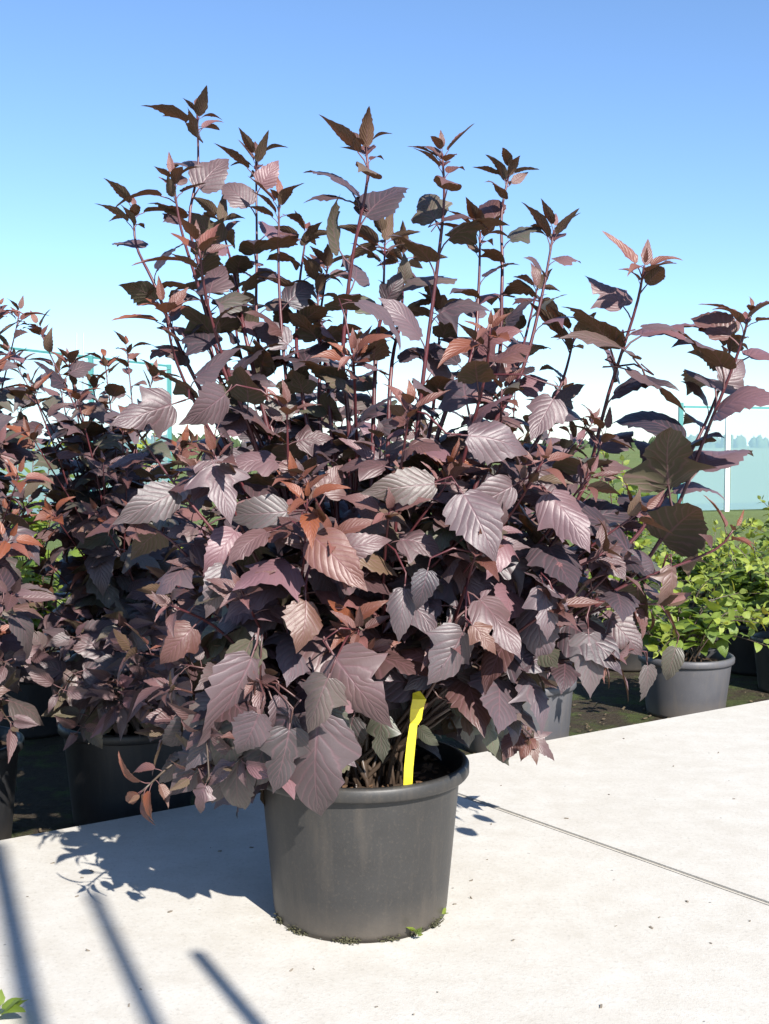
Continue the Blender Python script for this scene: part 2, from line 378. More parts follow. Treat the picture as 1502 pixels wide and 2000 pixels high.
def cane(plant, P, r0=.004, r1=.0014, start=.25, internode=.034, smax=.10, smin=.032, young=.5, rg=random, n=16, droop=0.0, kind='mature', greenish=0.0, tipn=5, ramp_len=.26, az0=None, arch=False):
    P = [P[0]] + [p + Vector((rg.gauss(0, .006), rg.gauss(0, .006), 0)) for p in P[1:-1]] + [P[-1]]
    pts = catmull(P, n); k = len(pts)
    rad = [r0 + (r1 - r0) * i / (k - 1) for i in range(k)]
    V, Fc = STEMS.setdefault(plant, []), None
    sv, sf = [], []; tube(sv, sf, pts, rad, 6); V.append((sv, sf))
    seg = [(pts[i + 1] - pts[i]).length for i in range(k - 1)]; tot = sum(seg)
    def pos(d):
        a = 0
        for i, s in enumerate(seg):
            if a + s >= d or i == k - 2:
                u = min(1, (d - a) / max(s, 1e-6)); return pts[i].lerp(pts[i + 1], u), (pts[i + 1] - pts[i]).normalized()
            a += s
    d = tot * start; az = rg.uniform(0, 6.28) if az0 is None else az0
    while d < tot - .012:
        p, tdir = pos(d); az += 2.39996 + rg.uniform(-.35, .35)
        dist = tot - d; u = min(1, dist / ramp_len); u = u * u * (3 - 2 * u)
        size = (smin + (smax - smin) * u) * rg.uniform(.78, 1.18)
        ax = tdir.cross(Vector((1, .2, .1))).normalized(); ay = tdir.cross(ax)
        rad_dir = ax * math.cos(az) + ay * math.sin(az)
        el = (1.0 - u) * rg.uniform(.6, 1.0) + u * rg.uniform(.05, .75) - droop * u * rg.uniform(.3, 1.5)
        if arch: el = rg.uniform(.45, 1.0)
        h = Vector((rad_dir.x, rad_dir.y, rad_dir.z * .4)).normalized()
        dr = (h * math.cos(el) + (Vector((0, 0, 1)) * u + tdir * (1 - u)).normalized() * math.sin(el)).normalized()
        nrm = Vector((0, 0, 1)) * (0.75 + .5 * u) + SUN_DIR * 0.45 + Vector((rg.gauss(0, .62), rg.gauss(0, .55) - .12, 0)) - h * (.5 * (1 - u))
        if droop > .4: nrm = nrm * .8 + h * .8 + Vector((.1, -.35, 0))
        y_ = young * max(0, 1 - dist / .15) * rg.uniform(.5, 1.1)
        if kind == 'green': key = ('green', rg.randrange(3))
        else: key = ('young', rg.randrange(4)) if u < .4 else ('mature', rg.choice((1, 2, 3, 5, 5, 3)) if arch and rg.random() < .6 else rg.randrange(NM))
        put_leaf(plant, key, p, dr, nrm, size, (min(1, max(y_, (.05 if rg.random() < .82 else .4) * rg.random())), min(1, greenish * rg.random() + (.3 + .7 * rg.random() if rg.random() < .16 else 0)), rg.random()), rg.uniform(.85, 1.1))
        d += internode * rg.uniform(.7, 1.25) * (.55 + .45 * u)
    p, tdir = pos(tot)
    for q in range(tipn):                       # the tuft of small upright leaves at the shoot's end
        a = q * 2.4 + rg.uniform(-.3, .3); ax = tdir.cross(Vector((1, .2, .1))).normalized(); ay = tdir.cross(ax)
        h = ax * math.cos(a) + ay * math.sin(a); e = R(rg.uniform(12, 58)) if q else R(rg.uniform(68, 88))
        dr = h * math.cos(e) + tdir * math.sin(e)
        put_leaf(plant, ('green', 2) if kind == 'green' else ('young', rg.randrange(3)), p - tdir * .006 * q, dr, tdir - h * .6 + Vector((0, 0, .2)), smin * rg.uniform(.65, 1.35) * (1 + .1 * q) * (.75 if q == 0 else 1),
                 (min(1, young * rg.uniform(.7, 1.2)), 0, rg.random()), rg.uniform(.75, 1.0))

# ------------------------------------------------------------------ the big shrub in the black pot
POTC = at(704, 1500, 1.925); POTC = Vector((POTC.x, 1.925, 0))
SOILZ = 0.222
def px_cane(plant, pix, y_tip, y_low, root, **kw):
    """pix: photograph pixels from the tip downwards; depth goes from y_tip to y_low; root joins at the soil"""
    k = len(pix); P = [root]
    for i, (x, y) in reversed(list(enumerate(pix))):
        u = i / max(1, k - 1); P.append(at(x, y, y_tip + (y_low - y_tip) * u))
    if len(P) == 2: P.insert(1, P[0].lerp(P[1], .5) + Vector((0, 0, .05)))
    cane(plant, P, **kw)
def root_of(center, r, rg=random, z=SOILZ - .01):
    a = rg.uniform(0, 6.28); q = r * math.sqrt(rg.random()); return Vector((center.x + q * math.cos(a), center.y + q * math.sin(a), z))
rg = random.Random(11)
TALL = [   # pixels tip first, depth at tip, young colour
    ([(385, 222), (381, 330), (380, 440), (395, 560), (430, 720), (520, 950)], 2.00, .45, .085),
    ([(500, 312), (497, 480), (510, 640), (525, 790), (580, 1000)], 2.06, .45, .075),
    ([(338, 352), (352, 450), (392, 560), (440, 740), (540, 980)], 1.90, .5, .08),
    ([(262, 412), (272, 480), (310, 560), (350, 680), (480, 950)], 1.98, .4, .085),
    ([(388, 480), (400, 590), (435, 720), (490, 880), (560, 1080)], 1.80, .75, .085),
    ([(545, 392), (546, 560), (550, 760), (600, 1000)], 1.98, .7, .075),
    ([(598, 455), (590, 600), (600, 800)], 2.15, .6, .07),
    ([(714, 285), (712, 360), (690, 520), (680, 700), (685, 900)], 1.90, .65, .10),
    ([(864, 300), (858, 390), (846, 520), (834, 740), (800, 950)], 1.92, .65, .10),
    ([(995, 335), (982, 420), (978, 550), (950, 760), (860, 980)], 2.05, .45, .085),
    ([(938, 452), (932, 570), (915, 700), (850, 900)], 1.98, .55, .075),
    ([(1082, 450), (1046, 590), (1005, 740), (920, 930)], 1.98, .45, .08),
    ([(957, 640), (938, 740), (895, 930), (868, 1060), (800, 1230)], 1.72, .8, .105),
    ([(1258, 520), (1248, 600), (1192, 770), (1130, 970), (1030, 1130), (880, 1300)], 1.82, .6, .135),
    ([(1465, 610), (1440, 690), (1392, 830), (1292, 1060), (1160, 1190), (900, 1370)], 1.85, .6, .135),
    ([(1432, 660), (1400, 780), (1335, 900), (1240, 1060), (1050, 1220)], 1.98, .4, .085),
    ([(1122, 655), (1105, 740), (1055, 850), (960, 1010)], 2.00, .5, .06),
    ([(752, 470), (750, 600), (740, 760)], 2.12, .5, .07),
    ([(788, 500), (775, 620), (760, 800)], 2.18, .6, .06),
    ([(640, 520), (640, 640), (650, 800)], 2.12, .5, .065),
    ([(1050, 560), (1020, 700), (960, 850)], 2.2, .5, .07),
    ([(320, 600), (345, 720), (420, 880), (540, 1080)], 1.80, .8, .085),
    ([(690, 690), (690, 800), (690, 980)], 1.78, .85, .085),
    ([(455, 560), (470, 700), (540, 900)], 2.10, .4, .085),
    ([(430, 430), (450, 560), (490, 720)], 2.12, .4, .08),
    ([(860, 600), (850, 760), (810, 950)], 2.05, .5, .085),
    ([(620, 380 + 180), (625, 700), (640, 900)], 2.0, .6, .08),
]
for pix, yt, yg, sm in TALL:
    px_cane('main', pix, yt, 1.93, root_of(POTC, .07, rg), r0=.0048, r1=.0017, start=.30, internode=.045, smax=sm * .96, smin=.042, young=yg, rg=rg, n=22, tipn=7, ramp_len=.13, arch=True)
FRONT = [
    ([(600, 975), (588, 1100), (600, 1200), (650, 1350)], 1.62, .95, .12),
    ([(650, 1050), (610, 1140), (640, 1290)], 1.64, .7, .13),
    ([(1432, 1035), (1380, 1080), (1180, 1165), (1000, 1290), (850, 1400)], 1.80, .9, .085),
    ([(1040, 1440), (1000, 1400), (920, 1370), (830, 1430)], 2.30, .8, .07),
    ([(278, 1545), (340, 1490), (450, 1440), (600, 1440)], 1.72, .95, .085),
    ([(1060, 900), (1000, 1010), (880, 1180)], 1.70, .6, .105),
    ([(1250, 1000), (1150, 1090), (990, 1220), (860, 1350)], 1.78, .6, .10),
    ([(800, 800), (790, 960), (760, 1150)], 1.72, .7, .105),
    ([(420, 890), (470, 1010), (560, 1180), (640, 1350)], 1.68, .5, .115),
    ([(260, 830), (340, 930), (480, 1120), (620, 1330)], 1.80, .7, .105),
    ([(240, 1010), (330, 1060), (480, 1220), (620, 1390)], 1.74, .5, .11),
    ([(330, 1180), (420, 1230), (540, 1330), (640, 1430)], 1.66, .4, .12),
    ([(560, 800), (570, 950), (620, 1150)], 1.74, .6, .105),
    ([(760, 1000), (760, 1120), (740, 1300)], 1.66, .5, .115),
    ([(930, 1080), (900, 1180), (830, 1330)], 1.66, .5, .115),
    ([(1090, 1180), (1000, 1250), (860, 1380)], 1.70, .4, .10),
    ([(1200, 1290), (1090, 1290), (960, 1330), (830, 1420)], 1.78, .3, .095),
    ([(500, 1330), (560, 1340), (640, 1430)], 1.66, .4, .12),
    ([(400, 1420), (480, 1380), (600, 1440)], 1.68, .3, .11),
    ([(700, 1230), (690, 1320), (680, 1440)], 1.68, .5, .115),
    ([(870, 1250), (840, 1330), (780, 1440)], 1.72, .4, .11),
    ([(330, 1340), (430, 1370), (560, 1420)], 1.70, .3, .14),
    ([(260, 1270), (370, 1300), (540, 1390)], 1.76, .4, .11),
    ([(380, 1510), (470, 1440), (600, 1450)], 1.72, .3, .14),
    ([(460, 1490), (530, 1420), (620, 1450)], 1.66, .2, .15),
    ([(320, 1430), (400, 1400), (560, 1440)], 1.82, .3, .14)
    , ([(1180, 1080), (1080, 1150), (900, 1320)], 1.74, .4, .115), ([(1290, 1180), (1170, 1190), (980, 1290), (830, 1410)], 1.84, .5, .105), ([(1150, 930), (1060, 1060), (920, 1250)], 1.76, .4, .11), ([(1210, 1100), (1120, 1180), (940, 1330)], 1.80, .3, .11)
    ,
    ([(470, 1150), (530, 1250), (620, 1400)], 1.64, .4, .12),
    ([(980, 760), (960, 880), (880, 1080)], 1.80, .5, .10),
    ([(1180, 850), (1120, 980), (960, 1180)], 1.86, .5, .10),
]
for pix, yt, yg, sm in FRONT:
    px_cane('main', pix, yt, 1.84, root_of(POTC, .08, rg), r0=.0042, r1=.0015, start=.34, internode=.036, smax=sm * .92, smin=.040, young=yg, rg=rg, n=18, tipn=5, ramp_len=.12, droop=.65)
for k in range(78):     # inner shoots that fill the body of the shrub
    px = rg.uniform(300, 1180); py = rg.uniform(680, 1330); c = (px - 720) / 480
    if py < 820 + 250 * c * c: py += 180
    yt = rg.uniform(1.70, 2.25)
    b = root_of(POTC, .09, rg); tip = at(px, py, yt); mid = b.lerp(tip, .5) + Vector((-(tip.x - b.x) * .12, -(tip.y - b.y) * .1, .06))
    cane('main', [b, mid, tip], r0=.0036, r1=.0013, start=.4, internode=.040, smax=.092, smin=.040, young=rg.choice((.2, .4, .9)), rg=rg, n=12, tipn=4, ramp_len=.12, droop=.5, greenish=.6 if py > 1200 else .15)
for k in range(16):     # dark leafy shoots behind the stems, low at the back
    b = root_of(POTC, .09, rg); tip = at(rg.uniform(560, 980), rg.uniform(1200, 1420), rg.uniform(2.04, 2.2)); mid = b.lerp(tip, .5) + Vector((0, 0, .06))
    cane('main', [b, mid, tip], r0=.003, r1=.0013, start=.3, internode=.030, smax=.095, smin=.05, young=.1, rg=rg, n=10, tipn=4, ramp_len=.15, droop=.6, greenish=.7)
# single broad leaves that stand out at the front: base pixel, tip pixel, depth at base and tip, width factor, tint
HERO = [
    ((622, 1405), (598, 1600), 1.66, 1.63, .85, (.06, .05, .9)), ((492, 1285), (425, 1440), 1.67, 1.63, .9, (.10, 0, .8)),
    ((655, 1285), (738, 1400), 1.64, 1.60, 1.0, (.22, .05, .7)), ((598, 1175), (604, 1272), 1.64, 1.59, 1.1, (.42, 0, .6)),
    ((905, 1235), (850, 1348), 1.68, 1.64, 1.05, (.05, .1, .9)), ((1062, 1148), (1082, 1250), 1.70, 1.66, .95, (.08, 0, .9)),
    ((615, 1050), (715, 1145), 1.62, 1.56, 1.0, (.55, 0, .5)), ((655, 1080), (760, 1040), 1.62, 1.58, .7, (.25, 0, .8)),
    ((848, 945), (705, 955), 1.66, 1.62, .75, (.12, 0, .8)), ((905, 965), (985, 1085), 1.66, 1.60, .95, (.1, 0, .8)),
    ((415, 900), (455, 1010), 1.68, 1.62, 1.0, (.12, 0, .8)), ((440, 1105), (408, 1212), 1.68, 1.64, .85, (.04, .1, .9)),
    ((790, 1150), (780, 1255), 1.66, 1.62, .9, (.03, .1, .9)), ((1312, 1108), (1318, 1195), 1.80, 1.77, .85, (.35, 0, .6)),
    ((1150, 1240), (1160, 1370), 1.76, 1.74, .85, (.02, .2, .8)), ((545, 1360), (548, 1455), 1.66, 1.64, .8, (.1, .0, .7)),
    ((470, 1450), (440, 1620), 1.68, 1.67, .6, (.02, .2, .7)), ((400, 1535), (372, 1600), 1.66, 1.64, .9, (.2, .0, .7)),
    ((425, 1365), (335, 1415), 1.68, 1.65, .9, (.05, .1, .9)), ((440, 770), (365, 835), 1.72, 1.66, 1.05, (.1, 0, .9)),
    ((335, 790), (215, 830), 1.76, 1.70, .9, (.12, 0, .8)), ((915, 850), (1062, 862), 1.68, 1.66, .9, (.1, 0, .9)),
    ((1075, 965), (1165, 1065), 1.74, 1.68, .9, (.1, 0, .9)), ((925, 1222), (978, 1275), 1.66, 1.64, .9, (.5, 0, .6)),
    ((1000, 950), (890, 1010), 1.70, 1.66, .9, (.14, 0, .8)), ((700, 590), (830, 615), 1.80, 1.76, .7, (.05, 0, .9)),
    ((1080, 780), (1035, 860), 1.74, 1.70, .9, (.15, 0, .7)), ((1265, 1300), (1272, 1390), 1.84, 1.84, .7, (.02, .3, .8)),
    ((1320, 1265), (1300, 1345), 1.90, 1.88, .8, (.02, .3, .8)), ((835, 1115), (815, 1200), 1.64, 1.62, .9, (.0, .0, .1)),
    ((520, 1040), (425, 1080), 1.66, 1.62, .8, (.3, 0, .7)), ((560, 1000), (420, 1010), 1.72, 1.68, .8, (.03, .25, .9)),
    ((345, 960), (220, 1020), 1.72, 1.66, .8, (.03, .15, .9)), ((1240, 700), (1115, 590), 1.80, 1.76, .8, (.2, 0, .8)),
    ((1255, 640), (1395, 605), 1.80, 1.78, .7, (.2, 0, .8)), ((1225, 720), (1370, 780), 1.80, 1.78, .7, (.12, 0, .8)),
    ((695, 400), (597, 348), 1.90, 1.88, .7, (.1, 0, .4)), ((865, 430), (960, 385), 1.92, 1.90, .8, (.25, 0, .4)),
    ((940, 1390), (985, 1480), 1.78, 1.77, .9, (.0, .9, .5)), ((880, 1370), (960, 1400), 1.80, 1.80, .8, (0, .95, .5)),
    ((820, 1420), (850, 1475), 1.80, 1.78, .8, (0, .95, .7)), ((745, 1400), (740, 1500), 1.76, 1.74, .9, (0, .7, .1)),
    ((430, 1425), (350, 1510), 1.70, 1.68, .95, (.0, .1, .5)), ((475, 1395), (400, 1520), 1.66, 1.65, .95, (.02, .05, .2)), ((405, 1475), (325, 1560), 1.74, 1.74, .9, (.05, .1, .6)),
    ((525, 1430), (478, 1570), 1.66, 1.66, .95, (0, .15, .2)), ((455, 1490), (405, 1590), 1.72, 1.72, .9, (0, .1, .3)), ((385, 1410), (300, 1480), 1.78, 1.78, .95, (0, .1, .3)), ((360, 1480), (285, 1535), 1.80, 1.80, .9, (.1, 0, .6)),
    ((565, 1395), (500, 1490), 1.64, 1.64, .95, (0, 0, .2)), ((780, 1325), (758, 1430), 1.88, 1.87, .95, (0, .3, .1)), ((865, 1335), (885, 1440), 1.90, 1.90, .95, (0, .3, .2)), ((905, 1375), (935, 1470), 1.95, 1.95, .9, (0, .5, .2)),
    ((735, 1335), (700, 1425), 1.86, 1.86, .95, (0, .2, .1)), ((835, 1360), (808, 1455), 1.93, 1.93, .95, (0, .4, .1)), ((690, 1400), (665, 1500), 1.80, 1.80, .95, (0, .2, .1)),
    ((565, 1425), (540, 1565), 1.62, 1.61, .95, (.02, .1, .3)), ((505, 1395), (465, 1510), 1.58, 1.57, .95, (.04, 0, .7)), ((640, 1325), (590, 1445), 1.58, 1.57, .9, (.1, 0, .6)),
    ((1038, 1440), (1030, 1380), 2.30, 2.30, .8, (.25, .1, .8)), ((1038, 1442), (1098, 1482), 2.30, 2.28, .7, (.2, .1, .8)), ((1036, 1442), (1012, 1482), 2.30, 2.27, .9, (.5, 0, .6)), ((1040, 1440), (1085, 1425), 2.30, 2.31, .6, (.1, .2, .9)), ((1038, 1445), (1050, 1490), 2.30, 2.26, .7, (.35, 0, .8)),
    ((950, 1380), (985, 1450), 2.22, 2.20, .95, (0, .9, .6)), ((990, 1400), (1010, 1470), 2.26, 2.24, .9, (0, .8, .4)), ((960, 1440), (1000, 1505), 2.24, 2.22, .85, (0, .7, .1)), ((900, 1350), (965, 1395), 2.1, 2.1, .9, (0, 1, .7)), ((630, 1370), (700, 1460), 1.70, 1.69, .7, (0, .3, .2)),
]
hr = random.Random(5); HEROES = set()
for i, (b, t_, yb, yt, wd, tint) in enumerate(HERO):
    B, T = at(*b, yb), at(*t_, yt); d = T - B
    n_ = (Vector((0, 0, CAMH)) - B).normalized() * 1.0 + SUN_DIR * .7 + Vector((hr.gauss(0, .55), 0, hr.gauss(0, .5)))
    if i in (33, 34, 35, 36, 37, 25): n_ = Vector((hr.gauss(0, .15), -.25, 1))
    put_leaf('main', ('mature', (i * 5 + 2) % NM if wd > .8 else (3, 5, 7)[i % 3]), B, d, n_, d.length * (1.25 if i in (0, 1, 2, 16) else .98), (tint[0], min(1, tint[1] + (.35 if i % 5 == 3 else 0)), tint[2] * (.55, .8, .95, .7)[i % 4]), wd * .95, attach=False)
    HEROES.add(len(INST) - 1)
    # the twig that carries it, back to the nearest stem
    V, Fc = [], []; tgt = None; best = 9
    pb = B - d.normalized() * d.length * .30
    for sv, sf in STEMS['main'][:50]:
        for v in sv[::6]:
            q = (v - pb).length + (0.15 if v.z > pb.z + .12 else 0)
            if q < best: best, tgt = q, v
    tube(V, Fc, [tgt, tgt.lerp(pb, .5) + Vector((0, 0, .01)), pb + Vector((0, 0, -.0)), B - d.normalized() * d.length * .1], [.0018, .0016, .0014, .0012], 5)
    STEMS['main'].append((V, Fc))

# ------------------------------------------------------------------ shrubs behind
def pot_geo(c, z0, r_top, r_bot, h, lip):
    lipr = r_top + lip
    prof = [(r_bot - .006, z0 + .004), (r_bot, z0), (r_bot + .002, z0 + .012)]
    for k in range(1, 9):
        u = k / 9; prof.append((r_bot + .002 + (r_top - r_bot - .002) * u, z0 + .012 + (h - .040) * u))
    prof += [(r_top, z0 + h - .024), (lipr - .003, z0 + h - .022), (lipr, z0 + h - .018), (lipr, z0 + h - .004), (lipr - .003, z0 + h), (lipr - .009, z0 + h + .001), (lipr - .012, z0 + h - .003), (r_top - .006, z0 + h - .03), (r_top - .010, z0 + h - .08)]
    return prof
def build_pot(root, c, z0, r_top, r_bot, h, lip, m, n=64, jitter=0.0):
    prof = pot_geo(c, z0, r_top, r_bot, h, lip); cut = 11
    V, Fc = lathe(prof[:cut + 1], n, (c.x, c.y, 0), True); po = mesh_obj('pot', V, Fc, m, root, True)
    V, Fc = lathe(prof[cut:], n, (c.x, c.y, 0)); rim = mesh_obj('rim', V, Fc, m, None, True); rim.parent = po
    rim.location = (0, 0, 0)
    sz = z0 + h - .03; V = [(c.x, c.y, sz + .008)]; Fc = []; rr = random.Random(3)
    for k in range(1, 6):
        for i in range(24):
            a = 2 * math.pi * i / 24; q = (r_top - .006) * k / 5; V.append((c.x + q * math.cos(a), c.y + q * math.sin(a), sz + rr.uniform(-.006, .008)))
    for i in range(24):
        i2 = (i + 1) % 24; Fc.append((0, 1 + i, 1 + i2))
        for k in range(4): Fc.append((1 + k * 24 + i, 1 + k * 24 + 24 + i, 1 + k * 24 + 24 + i2, 1 + k * 24 + i2))
    soil = mesh_obj('soil', V, Fc, M_SOIL, root, True)
    return po, soil, sz
def row_pt(px, back):      # a point standing `back` metres behind the concrete's edge, at image column px
    q = EA + EN * back; d = Vector(((px - CX) / F, 1, 0)); return isect(Vector((0, 0, 0)), d, q, ED)
BZ = -0.085
PLANTS = {}
def plant(key, name, label, cat, group, c, z0, pot_args, m):
    r = empty(name, (c.x, c.y, z0)); tag(r, label, cat, group); PLANTS[key] = r
    po, soil, sz = build_pot(r, c, z0, *pot_args, m); return r, po, soil, sz
main, mpot, msoil, _ = plant('main', 'potted_shrub', 'tall purple-leaved shrub in a big black nursery pot standing on the concrete', 'shrub', None, POTC, 0.0, (.164, .142, .252, .016), M_POT)

rg = random.Random(23)
cA = row_pt(250, .24); cB = row_pt(-120, .26); cP = row_pt(1010, .24); cM = row_pt(610, .26)
def back_shrub(key, c, tips, nfill, box, rg, soil, smax=.10, groupname='purple shrubs along the bed'):
    for (px, py, dy, yg) in tips:
        b = root_of(c, .06, rg, soil); tip = at(px, py, c.y + dy); mid = b.lerp(tip, .55) + Vector((-(tip.x - b.x) * .15, -(tip.y - b.y) * .15, .05))
        cane(key, [b, mid, tip], r0=.0038, r1=.0014, start=.35, internode=.034, smax=smax, smin=.036, young=yg, rg=rg, n=14, tipn=6, ramp_len=.24, greenish=.1)
    for k in range(nfill):
        px, py = rg.uniform(box[0], box[2]), rg.uniform(box[1], box[3]); dy = rg.uniform(-.32, .3)
        b = root_of(c, .07, rg, soil); tip = at(px, py, c.y + dy); mid = b.lerp(tip, .5) + Vector((-(tip.x - b.x) * .15, -(tip.y - b.y) * .1, .06))
        cane(key, [b, mid, tip], r0=.0034, r1=.0013, start=.4, internode=.036, smax=smax * .9, smin=.040, young=rg.choice((.1, .3, .9)), rg=rg, n=12, tipn=5, ramp_len=.13, droop=.5, greenish=.25)
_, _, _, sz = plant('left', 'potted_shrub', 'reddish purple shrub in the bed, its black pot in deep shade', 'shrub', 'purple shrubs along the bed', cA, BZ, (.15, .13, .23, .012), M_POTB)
back_shrub('left', cA, [(75, 640, -.05, .8), (135, 705, 0, .8), (205, 705, .05, .9), (248, 680, .1, .8), (20, 690, .05, .7), (60, 750, -.15, .9), (150, 770, -.2, .9), (110, 720, .2, .7), (300, 730, .1, .6), (180, 640 + 110, .15, .8)],
           46, (20, 800, 430, 1300), rg, sz)
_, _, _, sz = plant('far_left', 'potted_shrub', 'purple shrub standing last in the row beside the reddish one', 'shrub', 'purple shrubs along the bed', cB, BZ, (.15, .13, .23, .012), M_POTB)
back_shrub('far_left', cB, [(0, 600, -.1, .7), (38, 612, 0, .6), (-60, 640, 0, .6), (-20, 720, -.2, .8)], 30, (-260, 780, 60, 1380), rg, sz)
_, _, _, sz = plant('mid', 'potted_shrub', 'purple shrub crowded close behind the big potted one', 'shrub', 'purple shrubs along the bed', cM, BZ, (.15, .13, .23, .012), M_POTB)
back_shrub('mid', cM, [(620, 620, 0, .5), (560, 690, .1, .5), (700, 660, .1, .5), (480, 740, 0, .5)], 34, (420, 760, 860, 1250), rg, sz)
_, _, _, sz = plant('right', 'potted_shrub', 'purple shrub with drooping leaves in the grey pot at the concrete edge', 'shrub', 'purple shrubs along the bed', cP, BZ, (.16, .145, .20, .010), M_POTG)
back_shrub('right', cP, [(1010, 690, 0, .5), (1100, 760, .1, .5), (920, 720, .1, .5), (1160, 820, 0, .5)], 34, (820, 830, 1210, 1290), rg, sz)

# a young shrub set down beside the path: the tips of its shadow reach the concrete in view
cR = Vector((1.27, 1.28, 0))
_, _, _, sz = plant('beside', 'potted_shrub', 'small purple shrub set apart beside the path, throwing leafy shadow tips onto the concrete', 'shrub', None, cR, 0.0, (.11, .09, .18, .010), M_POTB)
for k in range(14):
    a = rg.uniform(0, 6.28); b = root_of(cR, .05, rg, sz); tip = cR + Vector((.20 * math.cos(a), .26 * math.sin(a), rg.uniform(.35, .62)))
    cane('beside', [b, b.lerp(tip, .5) + Vector((0, 0, .05)), tip], r0=.003, r1=.0013, start=.4, internode=.04, smax=.09, smin=.04, young=.4, rg=rg, n=10, tipn=4, ramp_len=.15, droop=.2)
# green shrubs in the rows behind
def low_leaves(key, c, n, box, rg, soil, dmin=-.42, dmax=-.1):
    for k in range(n):
        b = root_of(c, .08, rg, soil); tip = at(rg.uniform(box[0], box[2]), rg.uniform(box[1], box[3]), c.y + rg.uniform(dmin, dmax)); mid = b.lerp(tip, .5) + Vector((0, 0, .09))
        cane(key, [b, mid, tip], r0=.003, r1=.0013, start=.35, internode=.032, smax=.10, smin=.05, young=.2, rg=rg, n=10, tipn=4, ramp_len=.15, droop=.8, greenish=.3)
low_leaves('left', cA, 18, (30, 1200, 400, 1430), rg, .12)
low_leaves('far_left', cB, 14, (-200, 1150, 30, 1450), rg, .12)
low_leaves('mid', cM, 10, (430, 1150, 800, 1350), rg, .12)
low_leaves('right', cP, 9, (930, 1180, 1230, 1330), rg, .09)
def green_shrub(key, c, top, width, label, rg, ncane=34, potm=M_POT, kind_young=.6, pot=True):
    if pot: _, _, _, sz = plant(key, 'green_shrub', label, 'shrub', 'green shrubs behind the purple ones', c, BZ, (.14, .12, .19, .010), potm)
    for k in range(ncane):
        a = rg.uniform(0, 6.28); q = width * math.sqrt(rg.random()); hgt = sz + (top - sz) * (1 - .75 * (q / width) ** 2) * rg.uniform(.45, 1.0)
        b = root_of(c, .06, rg, sz); tip = Vector((c.x + q * math.cos(a), c.y + q * math.sin(a), max(hgt, sz + .03)))
        mid = b.lerp(tip, .55) + Vector((-(tip.x - b.x) * .1, -(tip.y - b.y) * .1, .06))
        cane(key, [b, mid, tip], r0=.003, r1=.0012, start=.3, internode=.024, smax=.062, smin=.026, young=kind_young, rg=rg, n=10, tipn=4, ramp_len=.16, kind='green', greenish=.5, droop=.2)
rg = random.Random(31)
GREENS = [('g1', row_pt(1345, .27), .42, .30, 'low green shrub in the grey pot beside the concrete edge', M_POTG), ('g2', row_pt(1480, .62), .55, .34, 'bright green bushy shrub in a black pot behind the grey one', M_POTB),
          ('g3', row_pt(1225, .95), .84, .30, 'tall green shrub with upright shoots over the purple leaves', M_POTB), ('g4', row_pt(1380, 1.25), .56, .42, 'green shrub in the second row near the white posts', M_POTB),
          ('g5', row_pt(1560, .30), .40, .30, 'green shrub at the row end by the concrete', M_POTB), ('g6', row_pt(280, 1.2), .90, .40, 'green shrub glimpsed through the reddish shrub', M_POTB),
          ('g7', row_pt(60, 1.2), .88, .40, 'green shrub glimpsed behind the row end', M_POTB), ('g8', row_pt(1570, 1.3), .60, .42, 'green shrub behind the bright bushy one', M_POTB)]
for key, c, top, w, lab, pm in GREENS:
    green_shrub(key, c, top, w, lab, rg, ncane=40 if w > .33 else 30, potm=pm)

# ------------------------------------------------------------------ leaves into objects: the most visible ones singly, the rest joined
def proj(p):
    c, s_ = math.cos(PITCH), math.sin(PITCH); q = p - Vector((0, 0, CAMH)); dep = q.y * c - q.z * s_
    return CX + F * q.x / dep, CY - F * (q.z * c + q.y * s_) / dep
def keep(i):                       # the pot's front, its open soil and the tag stay uncovered, as in the photograph
    pl, key, M, tint = INST[i]
    if pl != 'main' or i in HEROES: return True
    for u in (.1, .5, .95):
        w = M @ Vector((0, u, -.1 * u)); x, y = proj(w)
        if w.y < POTC.y - .04 and 690 < x < 920 and y > 1345: return False
        if w.y < POTC.y + .2 and y > 1535 and x > 480: return False
        if y > 1500 and x > 880: return False
        if y > 1640: return False
        if w.z > 0:
            sx, sy = proj(w - SUN_DIR * (w.z / SUN_DIR.z))
            if sx > 915 and sy > 1480: return False
    return True
INST = [INST[i] for i in range(len(INST)) if keep(i)]
allV, allF, owner = [], [], []; off = 0
for i, (pl, key, M, tint) in enumerate(INST):
    V, UV, Fc = LEAF[key]['lo']; m = np.array(M)
    allV.append(V @ m[:3, :3].T + m[:3, 3])
    allF += [tuple(off + q for q in f) for f in Fc]; owner += [i] * len(Fc); off += len(V)
bvh = BVHTree.FromPolygons(np.concatenate(allV).tolist(), allF)
seen = np.zeros(len(INST)); o_ = Vector((0, 0, CAMH))
for py in range(3, 2000, 5):
    for px in range(2, 1502, 5):
        hit = bvh.ray_cast(o_, (at(px, py, 1.0) - o_).normalized(), 12)
        if hit[2] is not None: seen[owner[hit[2]]] += 1
counts = {}
